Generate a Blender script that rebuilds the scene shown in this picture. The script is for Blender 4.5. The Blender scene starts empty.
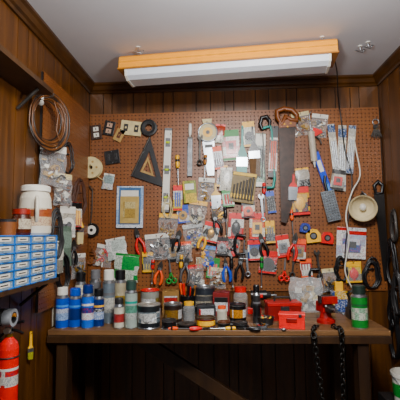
import bpy, math, random
from mathutils import Vector, Matrix
R=random.Random(11)
rad=math.radians
# ---------------------------------------------------------------- survey: camera pose and measured bearings
CAM=Vector((0,0,1.35)); F=400.0
ROT=Matrix.Rotation(rad(2.86),3,'Z')@Matrix.Rotation(rad(95),3,'X')@Matrix.Rotation(rad(-.6),3,'Z')
def ray(u,v): return ROT@Vector(((u-200)/F,(200-v)/F,-1))
def at(u,v,y):
    d=ray(u,v); return CAM+d*(y/d.y)
def atx(u,v,x):
    d=ray(u,v); return CAM+d*(x/d.x)
WALL=2.70; PEG=2.68; XL=-0.905; XR=1.085; ZC=2.41; KW=PEG/F
# ---------------------------------------------------------------- materials
def lin(h,k=1.0):
    h=h.lstrip('#'); o=[]
    if len(h)==3: h=''.join(c*2 for c in h)
    for i in (0,2,4):
        c=int(h[i:i+2],16)/255; o.append(c/12.92 if c<=.04045 else ((c+.055)/1.055)**2.4)
    L=.3*o[0]+.55*o[1]+.15*o[2]
    o=[k*min(1,max(.002,L+(c-L)*1.18))**1.12 for c in o]
    return (*o,1)
_m={}
def mat(h,rough=.5,metal=0.0,var=.12,alpha=1.0,sc=25.0,st=(1,1,1)):
    key=(h,rough,metal,var,alpha,sc,st)
    if key in _m: return _m[key]
    m=bpy.data.materials.new('surface_'+h.strip('#')); m.use_nodes=True
    nt=m.node_tree; p=nt.nodes['Principled BSDF']
    p.inputs['Roughness'].default_value=rough; p.inputs['Metallic'].default_value=metal
    p.inputs['Alpha'].default_value=alpha
    c=lin(h)
    tc=nt.nodes.new('ShaderNodeTexCoord'); mp=nt.nodes.new('ShaderNodeMapping'); mp.inputs['Scale'].default_value=st
    n=nt.nodes.new('ShaderNodeTexNoise'); n.inputs['Scale'].default_value=sc; n.inputs['Detail'].default_value=5
    r=nt.nodes.new('ShaderNodeValToRGB')
    r.color_ramp.elements[0].position=.3; r.color_ramp.elements[1].position=.7
    r.color_ramp.elements[0].color=tuple(max(0,x*(1-var*1.5)) for x in c[:3])+(1,)
    r.color_ramp.elements[1].color=tuple(min(1,x*(1+var)) for x in c[:3])+(1,)
    nt.links.new(tc.outputs['Object'],mp.inputs[0]); nt.links.new(mp.outputs[0],n.inputs['Vector'])
    nt.links.new(n.outputs['Fac'],r.inputs[0]); nt.links.new(r.outputs[0],p.inputs['Base Color'])
    _m[key]=m; return m
def pr(c1,c2,c3,big=.03,small=.005,rough=.3,ink=.5):
    key=('pr',c1,c2,c3,big,small,ink)
    if key in _m: return _m[key]
    m=bpy.data.materials.new('printed_label'); m.use_nodes=True; nt=m.node_tree; p=nt.nodes['Principled BSDF']
    p.inputs['Roughness'].default_value=rough
    tc=nt.nodes.new('ShaderNodeTexCoord')
    def cells(s,off):
        a=nt.nodes.new('ShaderNodeVectorMath'); a.operation='MULTIPLY_ADD'
        a.inputs[1].default_value=s; a.inputs[2].default_value=(off,off,off)
        f=nt.nodes.new('ShaderNodeVectorMath'); f.operation='FLOOR'
        w=nt.nodes.new('ShaderNodeTexWhiteNoise')
        nt.links.new(tc.outputs['Object'],a.inputs[0]); nt.links.new(a.outputs[0],f.inputs[0]); nt.links.new(f.outputs[0],w.inputs['Vector'])
        return w.outputs['Value']
    def step(v,t,k):
        g=nt.nodes.new('ShaderNodeMath'); g.operation='GREATER_THAN'; g.inputs[1].default_value=t
        h=nt.nodes.new('ShaderNodeMath'); h.operation='MULTIPLY'; h.inputs[1].default_value=k
        nt.links.new(v,g.inputs[0]); nt.links.new(g.outputs[0],h.inputs[0]); return h.outputs[0]
    f1=step(cells((.35/big,.3/big,1/big),.37),.6,1); f2=step(cells((1/small,1/small,1/small),.21),.7,ink)
    x=nt.nodes.new('ShaderNodeMix'); x.data_type='RGBA'; x.inputs[6].default_value=lin(c1,.85); x.inputs[7].default_value=lin(c2,.85)
    y=nt.nodes.new('ShaderNodeMix'); y.data_type='RGBA'; y.inputs[7].default_value=lin(c3,.85)
    nt.links.new(f1,x.inputs[0]); nt.links.new(x.outputs[2],y.inputs[6]); nt.links.new(f2,y.inputs[0])
    nt.links.new(y.outputs[2],p.inputs['Base Color']); _m[key]=m; return m
BLACK=mat('#131316',.35); DARK=mat('#2b2a2b',.45); GREY=mat('#6f6f72',.5); WHITE=mat('#dedbd2',.4,var=.05)
STEEL=mat('#a9adb2',.28,.9); IRON=mat('#4b4845',.45,.6,var=.3); RUST=mat('#3a2a24',.45,.3,var=.4,sc=30)
BRASS=mat('#b08a45',.35,.8); CREAM=mat('#d0c299',.5); YEL=mat('#f5bf10',.4); RED=mat('#d11512',.35); ORG=mat('#ee6a12',.45)
BLUE=mat('#1a50b8',.4); LBLUE=mat('#5a92d0',.4); GRN=mat('#1c8a3f',.45); TEAL=mat('#0f958a',.4); WOODH=mat('#a9743c',.5,st=(6,6,1)); DWOOD=mat('#5c331b',.5,st=(6,6,1))
CLEAR=mat('#eef2f4',.08,0,.05,.12); CLEAR2=mat('#eef0f0',.12,0,.05,.22); HOOK=mat('#9a9a98',.3,.9)
TAN=mat('#a98c5c',.6); BROWNC=mat('#7a4a22',.6); FOIL=mat('#c9ccd0',.25,.95,var=.3)
# ---------------------------------------------------------------- mesh builder
class B:
    def __init__(s,k=KW):
        s.v=[];s.f=[];s.m=[];s.s=[];s.mats=[];s.k=k;s.T=Matrix.Identity(4)
    def add(s,vs,fs,m,sm=False):
        o=len(s.v)
        for p in vs: s.v.append((s.T@Vector(p))*s.k)
        if m not in s.mats: s.mats.append(m)
        i=s.mats.index(m)
        for f in fs: s.f.append([a+o for a in f]); s.m.append(i); s.s.append(sm)
    def box(s,c,z,m,rot=None):
        x,y,w=[a/2 for a in z]; r=rot.to_3x3() if rot else Matrix.Identity(3); c=Vector(c)
        vs=[c+r@Vector((i*x,j*y,k*w)) for i in(-1,1) for j in(-1,1) for k in(-1,1)]
        s.add(vs,[(0,1,3,2),(4,6,7,5),(0,4,5,1),(2,3,7,6),(0,2,6,4),(1,5,7,3)],m)
    def cone(s,a,b,r0,r1,m,n=14,cap=True):
        a=Vector(a);b=Vector(b);d=(b-a).normalized(); u=d.orthogonal().normalized(); w=d.cross(u)
        vs=[];
        for p,r in((a,r0),(b,r1)):
            for i in range(n):
                t=2*math.pi*i/n; vs.append(p+(u*math.cos(t)+w*math.sin(t))*r)
        s.add(vs,[(i,(i+1)%n,n+(i+1)%n,n+i) for i in range(n)],m,True)
        if cap: s.add(vs,[tuple(range(n))[::-1],tuple(range(n,2*n))],m)
    def lathe(s,pr_,o=(0,0,0),M=None,n=22):
        M=M or Matrix.Identity(3); M=M.to_3x3(); o=Vector(o)
        if len(pr_[-1])==2: pr_=pr_[:-1]+[(*pr_[-1],pr_[-2][2])]
        for (r0,z0,m),(r1,z1,_) in zip(pr_[:-1],pr_[1:]):
            vs=[]
            for r,z in((r0,z0),(r1,z1)):
                for i in range(n):
                    t=2*math.pi*i/n; vs.append(o+M@Vector((r*math.cos(t),r*math.sin(t),z)))
            s.add(vs,[(i,(i+1)%n,n+(i+1)%n,n+i) for i in range(n)],m,abs(z1-z0)>.01*(abs(r1-r0)))
    def tube(s,pts,r,m,n=7,closed=False):
        P=[Vector(p) for p in pts]; N=len(P); up=None; vs=[]
        for i,p in enumerate(P):
            if closed: d=P[(i+1)%N]-P[i-1]
            else: d=P[min(i+1,N-1)]-P[max(i-1,0)]
            d.normalize()
            if up is None: up=d.orthogonal().normalized()
            up=(up-d*up.dot(d));
            if up.length<1e-6: up=d.orthogonal()
            up.normalize(); w=d.cross(up); rr=r[i] if isinstance(r,(list,tuple)) else r
            for j in range(n):
                t=2*math.pi*j/n; vs.append(p+(up*math.cos(t)+w*math.sin(t))*rr)
        fs=[]
        for i in range(N if closed else N-1):
            a=i*n;b=((i+1)%N)*n
            for j in range(n): fs.append((a+j,a+(j+1)%n,b+(j+1)%n,b+j))
        s.add(vs,fs,m,True)
        if not closed: s.add(vs,[tuple(range(n)),tuple(range((N-1)*n,N*n))],m)
    def poly(s,pts,y0,y1,m):
        n=len(pts); vs=[(x,y0,z) for x,z in pts]+[(x,y1,z) for x,z in pts]
        s.add(vs,[tuple(range(n)),tuple(range(2*n-1,n-1,-1))]+[(i,n+i,n+(i+1)%n,(i+1)%n) for i in range(n)],m)
    def disc(s,c,r,y0,y1,m,n=24): s.cone((c[0],y0,c[1]),(c[0],y1,c[1]),r,r,m,n)
    def ring(s,c,r,t,m,n=24,ax='y'):
        pts=[]
        for i in range(n):
            a=2*math.pi*i/n; q=(math.cos(a)*r,math.sin(a)*r)
            pts.append((c[0]+q[0],c[1],c[2]+q[1]) if ax=='y' else (c[0]+q[0],c[1]+q[1],c[2]))
        s.tube(pts,t,m,6,True)
    def ball(s,c,r,m,sc=(1,1,1),n=12):
        c=Vector(c);vs=[];h=n//2+1
        for i in range(h+1):
            a=math.pi*i/h
            for j in range(n):
                b=2*math.pi*j/n; vs.append(c+Vector((r*sc[0]*math.sin(a)*math.cos(b),r*sc[1]*math.sin(a)*math.sin(b),r*sc[2]*math.cos(a))))
        s.add(vs,[(i*n+j,i*n+(j+1)%n,(i+1)*n+(j+1)%n,(i+1)*n+j) for i in range(h) for j in range(n)],m,True)
    def pillow(s,c,w,h,d,m,n=9,amp=.35):
        for sg in(-1,1):
            vs=[]
            for i in range(n+1):
                for j in range(n+1):
                    a=i/n*2-1;b=j/n*2-1; e=(1-a**4)*(1-b**4)
                    jit=(R.random()-.5)*amp*d*e
                    vs.append((c[0]+a*w/2*(1+.06*math.sin(b*5)),c[1]+sg*(d/2*e+.02)+jit,c[2]+b*h/2*(1+.04*math.sin(a*6))))
            s.add(vs,[(i*(n+1)+j,(i+1)*(n+1)+j,(i+1)*(n+1)+j+1,i*(n+1)+j+1) for i in range(n) for j in range(n)],m,True)
    def hook(s,z,x=0,L=3.6): s.tube([(x,0,z+.3),(x,-.5,z),(x,-L,z),(x,-L-.6,z+1.2)],.35,HOOK,6)
    def done(s,name,loc=(0,0,0),rz=0,tilt=0,bevel=0,rx=0):
        me=bpy.data.meshes.new(name); me.from_pydata([tuple(v) for v in s.v],[],s.f)
        for m in s.mats: me.materials.append(m)
        me.polygons.foreach_set('material_index',s.m); me.polygons.foreach_set('use_smooth',s.s); me.update()
        o=bpy.data.objects.new(name,me); bpy.context.scene.collection.objects.link(o)
        o.matrix_world=Matrix.Translation(loc)@Matrix.Rotation(rad(rz),4,'Z')@Matrix.Rotation(rad(tilt),4,'Y')@Matrix.Rotation(rad(rx),4,'X')
        if bevel:
            q=o.modifiers.new('bevel','BEVEL'); q.width=bevel; q.segments=2; q.limit_method='ANGLE'; q.angle_limit=rad(50)
        return o
def wall(name,b,u,v,tilt=0,off=0,bevel=0):
    p=at(u,v,PEG-.012); p.y=PEG-off; return b.done(name,p,0,tilt,bevel)
# ---------------------------------------------------------------- room
def wood(c1,c2,st,rough=.42):
    m=bpy.data.materials.new('wood_panelling'); m.use_nodes=True; nt=m.node_tree; p=nt.nodes['Principled BSDF']
    tc=nt.nodes.new('ShaderNodeTexCoord'); mp=nt.nodes.new('ShaderNodeMapping'); mp.inputs['Scale'].default_value=st
    n=nt.nodes.new('ShaderNodeTexNoise'); n.inputs['Scale'].default_value=1; n.inputs['Detail'].default_value=8; n.inputs['Distortion'].default_value=.6
    r=nt.nodes.new('ShaderNodeValToRGB'); r.color_ramp.elements[0].position=.3; r.color_ramp.elements[1].position=.72
    r.color_ramp.elements[0].color=lin(c1); r.color_ramp.elements[1].color=lin(c2)
    nt.links.new(tc.outputs['Object'],mp.inputs[0]);nt.links.new(mp.outputs[0],n.inputs['Vector']);nt.links.new(n.outputs['Fac'],r.inputs[0]);nt.links.new(r.outputs[0],p.inputs['Base Color'])
    p.inputs['Roughness'].default_value=rough; return m
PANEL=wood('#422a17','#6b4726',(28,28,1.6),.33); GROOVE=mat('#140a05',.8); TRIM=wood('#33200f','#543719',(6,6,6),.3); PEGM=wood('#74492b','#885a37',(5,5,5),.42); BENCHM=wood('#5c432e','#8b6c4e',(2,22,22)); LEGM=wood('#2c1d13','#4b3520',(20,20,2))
widths=[.1,.06,.15,.09,.12,.07,.16,.1]
def planks(name,a0,a1,z0,z1,face,side):
    b=B(1); a=a0;i=0
    while a<a1-.001:
        w=min(widths[i%8],a1-a); i+=1; g=.003
        if side=='back': b.box((a+w/2,face+.006,(z0+z1)/2),(w-g*2,.012,z1-z0),PANEL)
        elif side=='left': b.box((face-.006,a+w/2,(z0+z1)/2),(.012,w-g*2,z1-z0),PANEL)
        else: b.box((face+.006,a+w/2,(z0+z1)/2),(.012,w-g*2,z1-z0),PANEL)
        a+=w
    m=(a0+a1)/2
    if side=='back': b.box((m,face+.03,(z0+z1)/2),(a1-a0+.1,.04,z1-z0),GROOVE)
    elif side=='left': b.box((face-.03,m,(z0+z1)/2),(.04,a1-a0,z1-z0),GROOVE)
    else: b.box((face+.03,m,(z0+z1)/2),(.04,a1-a0,z1-z0),GROOVE)
    b.done(name)
planks('wall_back',XL,XR,0,ZC,WALL,'back'); planks('wall_left',-1.6,WALL,0,ZC,XL,'left'); planks('wall_right',-1.6,WALL,0,ZC,XR,'right')
b=B(1); b.box(((XL+XR)/2,.55,ZC+.05),(XR-XL+.12,4.4,.1),mat('#dcdde2',.8,var=.03,sc=3)); b.done('ceiling')
b=B(1); b.box(((XL+XR)/2,.55,-.05),(XR-XL+.12,4.4,.1),mat('#6b6660',.8,var=.2,sc=4)); b.done('floor')
prof=[(0,0),(.012,0),(.018,.012),(.03,.02),(.04,.042),(.052,.052),(.052,.065),(0,.065)]
def crown(name,p0,p1,nrm):
    p0=Vector(p0);p1=Vector(p1);n=Vector(nrm);b=B(1);vs=[]
    for p in(p0,p1):
        for d,z in prof: vs.append(p+n*d+Vector((0,0,z-.065)))
    k=len(prof); b.add(vs,[(i,(i+1)%k,k+(i+1)%k,k+i) for i in range(k)]+[tuple(range(k)),tuple(range(k,2*k))],TRIM); b.done(name)
crown('trim_1',(XL,WALL,ZC),(XR,WALL,ZC),(0,-1,0)); crown('trim_2',(XL,-1.6,ZC),(XL,WALL,ZC),(1,0,0)); crown('trim_3',(XR,-1.6,ZC),(XR,WALL,ZC),(-1,0,0))
def pegboard(name,w,h,loc,rz):
    b=B(1);s=.0254;nx=int(w/s);nz=int(h/s);sx=w/nx;sz=h/nz;r=.0046;t=.006;vs=[];fs=[]
    for i in range(nx):
        for j in range(nz):
            cx=(i+.5)*sx;cz=(j+.5)*sz;o=len(vs)
            for k in range(8):
                a=k*math.pi/4;dx=math.cos(a);dz=math.sin(a);q=max(abs(dx),abs(dz))
                vs.append((cx+dx/q*sx/2,0,cz+dz/q*sz/2))
            for y in(0,t):
                for k in range(8):
                    a=k*math.pi/4;vs.append((cx+math.cos(a)*r,y,cz+math.sin(a)*r))
            for k in range(8):
                l=(k+1)%8; fs.append((o+k,o+l,o+8+l,o+8+k)); fs.append((o+8+k,o+8+l,o+16+l,o+16+k))
    b.add(vs,fs,PEGM)
    b.box((w/2,t+.004,h/2),(w,.008,h),GROOVE)
    b.box((w/2,t/2,-.001),(w,t,.002),PEGM);b.box((w/2,t/2,h+.001),(w,t,.002),PEGM)
    b.done(name,loc,rz)
zt=at(230,111,PEG).z; zb_=at(230,291,PEG).z
pegboard('pegboard',XR-XL-.02,zt-zb_,(XL+.01,PEG+.005,zb_),0)
pegboard('perforated_hardboard',.72,zt-zb_,(XL+.015,1.94,zb_),90)
# ---------------------------------------------------------------- workbench
BF=2.05; ZB=at(210,331,BF).z; BR=at(392,333,BF).x
b=B(1); W=BR-XL-.012; cx=(BR+XL+.012)/2
for i in range(4):
    b.box((cx,BF+.02+.1575*(i+.5)-.01,ZB-.0125),(W,.154,.025),BENCHM)
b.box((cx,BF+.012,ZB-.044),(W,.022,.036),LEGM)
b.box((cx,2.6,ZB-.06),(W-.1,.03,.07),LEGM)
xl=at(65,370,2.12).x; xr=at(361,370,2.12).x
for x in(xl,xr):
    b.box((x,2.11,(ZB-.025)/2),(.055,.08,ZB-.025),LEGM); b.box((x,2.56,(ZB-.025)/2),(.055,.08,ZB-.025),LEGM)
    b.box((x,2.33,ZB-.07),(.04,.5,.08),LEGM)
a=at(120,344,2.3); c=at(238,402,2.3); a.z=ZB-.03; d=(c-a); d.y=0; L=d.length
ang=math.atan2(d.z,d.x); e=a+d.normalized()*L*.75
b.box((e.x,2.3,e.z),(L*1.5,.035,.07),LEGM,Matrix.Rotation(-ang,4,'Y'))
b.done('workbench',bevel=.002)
# ---------------------------------------------------------------- shop light
fl=at(129,62,2.28); fr=at(329,53,2.16); mid=(fl+fr)/2; L=(fr-fl).xy.length; yaw=math.degrees(math.atan2(fr.y-fl.y,fr.x-fl.x))
YF=mat('#e8a600',.4,var=.03); WL=mat('#d9dde4',.4,var=.03)
b=B(1)
def sect(pts,x0,x1,m):
    n=len(pts); vs=[(x0,y,z) for y,z in pts]+[(x1,y,z) for y,z in pts]
    b.add(vs,[(i,(i+1)%n,n+(i+1)%n,n+i) for i in range(n)]+[tuple(range(n)),tuple(range(n,2*n))],m)
h=L/2+.03
sect([(-.06,.03),(.06,.03),(.085,.012),(.095,-.058),(-.095,-.058),(-.085,.012)],-h,h,YF)
sect([(-.098,-.018),(-.09,-.014),(-.09,-.022)],-h,h,mat('#f0b820',.4)); sect([(-.1,-.056),(.1,-.056),(.1,-.064),(-.1,-.064)],-h-.004,h+.004,mat('#a87400',.4))
sect([(-.088,-.064),(.088,-.064),(.08,-.096),(.05,-.112),(-.05,-.112),(-.08,-.096)],-h+.045,h-.045,WL)
for x in(-h+.04,h-.04): sect([(-.09,-.064),(.09,-.064),(.082,-.099),(.05,-.117),(-.05,-.117),(-.082,-.099)],x-.006,x+.006,WHITE)
top=ZC-mid.z
for x in(-h+.1,h-.06):
    z=.03;
    b.box((x,0,.033),(.05,.03,.006),STEEL)
    while z<top-.004: b.ring((x,0,z+.006),.007,.0016,STEEL,8); z+=.011
b.done('fluorescent_shop_light',mid,yaw,0)
for u,v in((360,46),(368,42),(322,37),(138,47)):
    y=(ZC-1.35)/ray(u,v).z*ray(u,v).y; p=at(u,v,y)
    b=B(1); b.cone((0,0,0),(0,0,-.004),.012,.012,WHITE); b.tube([(0,0,0),(0,0,-.02),(.012,0,-.03),(.018,0,-.02),(.03,.01,-.015),(.02,.02,-.03),(-.02,.01,-.02),(-.03,0,-.03)],.0025,STEEL); b.done('ceiling_hook',(p.x,p.y,ZC))
# ---------------------------------------------------------------- hanging tool makers (unit = wall unit)
def blister(w,h,card,head,prod,shape='oval'):
    b=B(); y=-1.6
    b.box((0,y,0),(w,.35,h),card); b.box((0,y-.25,h*.38),(w,.2,h*.22),head)
    b.box((0,y-.25,-h*.45),(w,.2,h*.08),head)
    if shape=='oval': b.ball((0,y-1,-h*.08),1,prod,(w*.3,1.3,h*.25)); b.box((0,y-.4,-h*.08),(w*.16,.8,h*.62),prod)
    elif shape=='round': b.disc((0,-h*.08),w*.36,y,y-1.8,prod); b.disc((0,-h*.08),w*.14,y-1.7,y-2.1,BLACK)
    elif shape=='bars':
        for i in range(3): b.cone(((i-1)*w*.24,y-.9,-h*.34),((i-1)*w*.24,y-.9,h*.2),w*.07,w*.09,prod,8)
    elif shape=='box': b.box((0,y-1.1,-h*.08),(w*.62,1.8,h*.42),prod); b.box((0,y-2.2,-h*.05),(w*.3,.4,h*.2),DARK)
    b.box((0,y-1.2,-h*.08),(w*.78,2.6,h*.62),CLEAR); b.hook(h*.46); return b
def bag(w,h,cols,head=None,n=22,kind='mix'):
    b=B()
    if head: b.box((0,-1.8,h*.42),(w,.5,h*.17),head)
    for i in range(n):
        x=(R.random()-.5)*w*.7; z=-h*.5+h*.1+R.random()**1.3*h*.62; y=-1.8+(R.random()-.5)*1.2; m=R.choice(cols)
        q=Matrix.Rotation(R.random()*6,4,'Y')@Matrix.Rotation(R.random()*2,4,'X')
        t=R.random()
        if kind=='ring' or t<.25: b.ring((x,y,z),1+R.random()*1.6,.5,m,10)
        elif t<.5:
            d=q@Vector((0,0,2+R.random()*2.6)); b.cone(Vector((x,y,z))-d,Vector((x,y,z))+d,.8,.6,m,7)
        else: b.box((x,y,z),(2.4+R.random()*3,1.4,2+R.random()*4),m,q)
    b.pillow((0,-1.9,-h*.02),w,h*.94,3.6,CLEAR,9,.8); b.hook(h*.42); return b
def packet(w,h,p,head=None,d=1.6):
    b=B(); b.pillow((0,-1.6,0),w,h,d,p,8,.35); 
    b.box((0,-1.6,h*.5),(w,.3,2.2),head or WHITE); b.hook(h*.5); return b
def screwdriver(L,m,k=KW,hk=True,r=1.9):
    b=B(k); z=L/2
    b.lathe([(0,z,m),(r*.8,z,m),(r,z-1.5,m),(r*.85,z-L*.12,BLACK),(r,z-L*.2,m),(r*.95,z-L*.32,m),(r*.5,z-L*.38,m),(.5,z-L*.39,STEEL),(.5,-z+2,STEEL),(.9,-z+1,STEEL),(.15,-z,STEEL)],(0,-2.2,0),None,12)
    if hk: b.hook(z-L*.4,0,3); 
    return b
def pliers(L,m,k=KW,hk=True,jaw=1.0):
    b=B(k)
    for s in(-1,1):
        b.tube([(s*.3,-2,L*.12),(s*1.5,-2,0),(s*L*.13,-2,-L*.15),(s*L*.14,-2,-L*.35),(s*L*.1,-2,-L*.5)],[.9,1.1,1.5,1.5,1.1],m,8)
        b.poly([(s*.1,L*.08),(s*2.4,L*.16),(s*2.3*jaw,L*.3),(s*.3,L*.48),(s*.1,L*.48)],-2.7,-1.3,IRON)
    b.disc((0,L*.13),1.8,-3,-1,STEEL,12)
    if hk: b.hook(L*.1-.5,0,3.4)
    return b
def wrench(L,k=KW,m=None,hk=True):
    m=m or STEEL; b=B(k)
    b.poly([(-.9,-L*.36),(.9,-L*.36),(1.1,L*.34),(-1.1,L*.34)],-2.2,-1.3,m)
    b.poly([(-1,L*.3),(-2.8,L*.38),(-2.7,L*.47),(-1.2,L*.5),(-.9,L*.42),(.7,L*.41),(1.3,L*.49),(2.7,L*.45),(2.6,L*.37),(1,L*.3)],-2.4,-1.1,m)
    b.ring((0,-1.75,-L*.41),L*.045+.8,.9,m,14)
    if hk: b.hook(-L*.41+2,0,2.8)
    return b
def scissors(L,m):
    b=B()
    for s in(-1,1):
        b.ring((s*2.6,-2,-L*.32),2.2,.9,m,14); b.tube([(s*1.6,-2,-L*.2),(0,-2,0)],.9,m,6)
        b.poly([(-s*.9,-1),(s*.6,0),(s*.8,L*.3),(s*.1,L*.5)],-2.3-s*.3,-2-s*.3,STEEL)
    b.disc((0,0),.7,-3,-1,IRON,10); b.hook(-L*.32+2,2.4,3); return b
def brush(w,h,hm,bm,fer=STEEL):
    b=B()
    b.poly([(-.9,h*.5),(.9,h*.5),(1.1,h*.2),(w*.45,h*.05),(w*.45,0),(-w*.45,0),(-w*.45,h*.05),(-1.1,h*.2)],-2.6,-1.2,hm)
    b.box((0,-1.9,-h*.06),(w,2,h*.14),fer)
    b.poly([(-w*.48,-h*.12),(w*.48,-h*.12),(w*.42,-h*.5),(w*.1,-h*.47),(-w*.3,-h*.5),(-w*.45,-h*.48)],-2.6,-1.2,bm); b.hook(h*.45); return b
def tapemeasure(w,m):
    b=B(); 
    b.poly([(-w*.5,-w*.45),(w*.5,-w*.45),(w*.5,w*.1),(w*.3,w*.42),(0,w*.5),(-w*.35,w*.42),(-w*.5,w*.1)],-4,-1,m)
    b.disc((0,0),w*.26,-4.2,-3.9,BLACK,18); b.disc((0,0),w*.17,-4.4,-4.1,STEEL,14); b.box((w*.5,-2.5,-w*.38),(1.5,1.8,.6),YEL); b.box((w*.55,-2.5,-w*.5),(.3,1.8,2),STEEL)
    b.box((0,-.8,0),(w*.3,.8,w*.6),IRON); b.hook(w*.35); return b
def roll(r,m,core=TAN,w=4):
    b=B(); n=26
    M=Matrix.Rotation(rad(90),3,'X')
    b.lathe([(r*.45,.6,core),(r*.45,w,core),(r*.52,w,m),(r*.8,w+.15,m),(r,w,m),(r,.6,m),(r*.45,.6,m)],(0,0,0),M,n); b.hook(r*.4,0,w+1); return b
def wires(w,h,m,n=5,r=.5):
    b=B()
    for i in range(n):
        a=w*.5*(.6+R.random()*.4); c=h*.5*(.8+R.random()*.2); ox=(R.random()-.5)*w*.15; y=-1-R.random()*2
        pts=[(ox+a*math.sin(t)*(1 if math.cos(t)<0 else .75)+(R.random()-.5)*.4,y+(R.random()-.5)*.5,-(h*.5-c)+c*math.cos(t)) for t in [2*math.pi*q/20 for q in range(20)]]
        b.tube(pts,r,m,6,True)
    b.tube([(-w*.12,-2,h*.1),(0,-3.2,h*.1),(w*.12,-2,h*.1)],.8,m,6); b.hook(h*.42); return b
def file_(L,w,hm):
    b=B(); b.box((0,-1.6,-L*.12),(w,.8,L*.72),IRON)
    for i in range(int(L*.6)): b.box((0,-2.05,-L*.46+i*1.15),(w*.9,.15,.4),STEEL)
    b.lathe([(.6,L*.24,hm),(1.5,L*.28,hm),(1.8,L*.38,hm),(1.4,L*.48,hm),(0,L*.5,hm)],(0,-1.8,0),None,12); b.hook(L*.25,1.2); return b
def plate(w,h,m,sl,outlet=False,n=2):
    b=B(); b.box((0,-1,0),(w,1,h),m); 
    for i in range(n):
        x=(i-(n-1)/2)*w/n if not outlet else 0; z=0 if not outlet else (i-.5)*h*.42
        b.box((x,-1.6,z),((w/n*.4) if not outlet else w*.5,.5,h*.5 if not outlet else h*.3),sl)
        b.box((x,-2,z),(w*.08,.5,h*.14),m)
    for z in(-h*.42,h*.42): b.disc((0,z),.4,-1.7,-1.4,STEEL,8)
    b.box((0,-.3,0),(w*.4,.6,h*.4),HOOK); return b
wall('outlet_cover',plate(11,15,mat('#3a2418',.4),WHITE,True),96,132,-6,bevel=.001)
wall('outlet_cover',plate(11,15,BLACK,mat('#b79a86',.5),True),109,128,12,bevel=.001)
wall('switch_plate',plate(22,15,CREAM,DARK,False,2),131,128,8,bevel=.001)
wall('switch_plate',plate(9,13,TAN,DWOOD,False,1),119,135,25,bevel=.001)
wall('junction_box',plate(15,14,BLACK,DARK,False,2),112,157,-8,bevel=.001)
wall('electrical_tape_roll',roll(8.5,BLACK,DARK,4),149,128)
b=B(); M=Matrix.Rotation(rad(90),3,'X')
b.lathe([(2,.6,CREAM),(11,.6,CREAM),(11,1.4,CREAM),(6,1.4,TAN),(7.5,1.6,TAN),(7.5,5,TAN),(6,5.2,CREAM),(11,5.2,CREAM),(11,6,CREAM),(2,6,CREAM),(2,.6,DARK)],(0,0,0),M,28)
for a in range(5): b.disc((6*math.cos(a*1.257),6*math.sin(a*1.257)),1.2,-6.15,-5.9,TAN,10)
b.hook(1.5,0,7.5); b.tube([(0,-3,-7.5),(6,-3,-9),(12,-2,-13),(16,-2,-22)],.4,CREAM,5); wall('wire_spool',b,92,168)
b=B()
def fr3(P,w,m,y0,y1):
    c=Vector((sum(p[0] for p in P)/3,sum(p[1] for p in P)/3)); I=[tuple(c+(Vector(p)-c)*w) for p in P]
    for i in range(3):
        j=(i+1)%3; b.poly([P[i],P[j],I[j],I[i]],y0,y1,m)
fr3([(2,26),(-17,-14),(16,-26)],.52,mat('#3a3a3c',.4,.5),-1.8,-.9)
fr3([(0,6),(-8,-10),(6,-15)],.6,TAN,-1.7,-1)
b.tube([(2,-1.4,26),(-17,-1.4,-14)],1.1,IRON,6); b.hook(12,-4)
wall('rafter_square',b,148,162)
b=B(); b.box((0,-2,0),(7,3,84),WHITE); b.box((0,-2,0),(8,3.6,2),GREY)
for z in(-41.5,41.5): b.box((0,-2,z),(7.6,3.6,2.5),GREY)
for z in(-28,0,28):
    b.box((0,-3.6,z),(5,.4,9),GREY); b.cone((-1.8,-3.9,z),(1.8,-3.9,z),1.1,1.1,mat('#c8e03a',.2),10)
b.hook(36,2.5,4); wall('spirit_level',b,167,170,2.5,bevel=.0008)
wall('flat_file',file_(56,5,WHITE),190,150,1)
b=B(); b.disc((0,18),9.5,-3,-1,CREAM,28); b.ring((0,-3,18),9.3,.8,STEEL,28); b.disc((0,18),5,-3.5,-2.8,YEL,20); b.disc((0,18),2,-3.9,-3.3,BLACK,12)
b.poly([(-6,9),(6,9),(5,-6),(3.5,-26),(-3,-26),(-5,-6)],-2.2,-1.2,STEEL); b.box((0,-2.5,4),(8,.6,3),DARK); b.poly([(-4,27),(4,27),(5,32),(-5,32)],-2.5,-1,CREAM); b.hook(28); wall('angle_gauge',b,209,150,-3)
wall('sandpaper_package',blister(17,32,pr('#c01f24','#e8e4d8','#222'),GRN,RED,'box'),231,145,-3)
wall('putty_packet',packet(10,18,pr('#e3dfd2','#b04a2f','#3a3a3a'),RED),220,134,6)
wall('hole_saw_package',blister(12,26,pr('#1c1c1e','#e8e4d8','#5e9c58'),YEL,GREY,'round'),249,134,-4)
wall('paint_brush',brush(11,66,TEAL,TEAL),242,158,2)
wall('whisk_brush',brush(11,52,BLACK,mat('#6d5338',.8)),254,152,-3,.01)
b=B(); b.tube([(-3,-2,30),(5,-2,32),(6,-2,26),(6,-2,-22),(4,-2,-30),(-2,-2,-30)],1.5,TEAL,8); b.box((-3,-2,-2),(1.2,.4,56),IRON)
b.tube([(-3,-2,29),(-5,-2,34),(-3,-2,41),(2,-2,42),(5,-2,37),(4,-2,31)],[1.8,2,2.2,2.2,2,1.6],BLACK,8); b.hook(29,1); wall('hacksaw',b,267,158,-2,.01)
wall('utility_blade_package',blister(10,54,pr('#12804e','#1b3b2c','#d8e6da',.04),WHITE,BLACK,'bars'),260,160,3,.0)
wall('hacksaw_blade_package',blister(8,52,pr('#e8e6df','#2d2d2d','#c0392b'),BLACK,ORG,'bars'),273,152,4,.018)
b=B()
P=[(8,42),(-8,38)]
for i in range(34):
    z=38-i*2.8; x=-8+i*.19; P+=[(x-.7,z-1.4),(x,z-2.8)]
P+=[(3,-58),(8,-40)]
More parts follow.
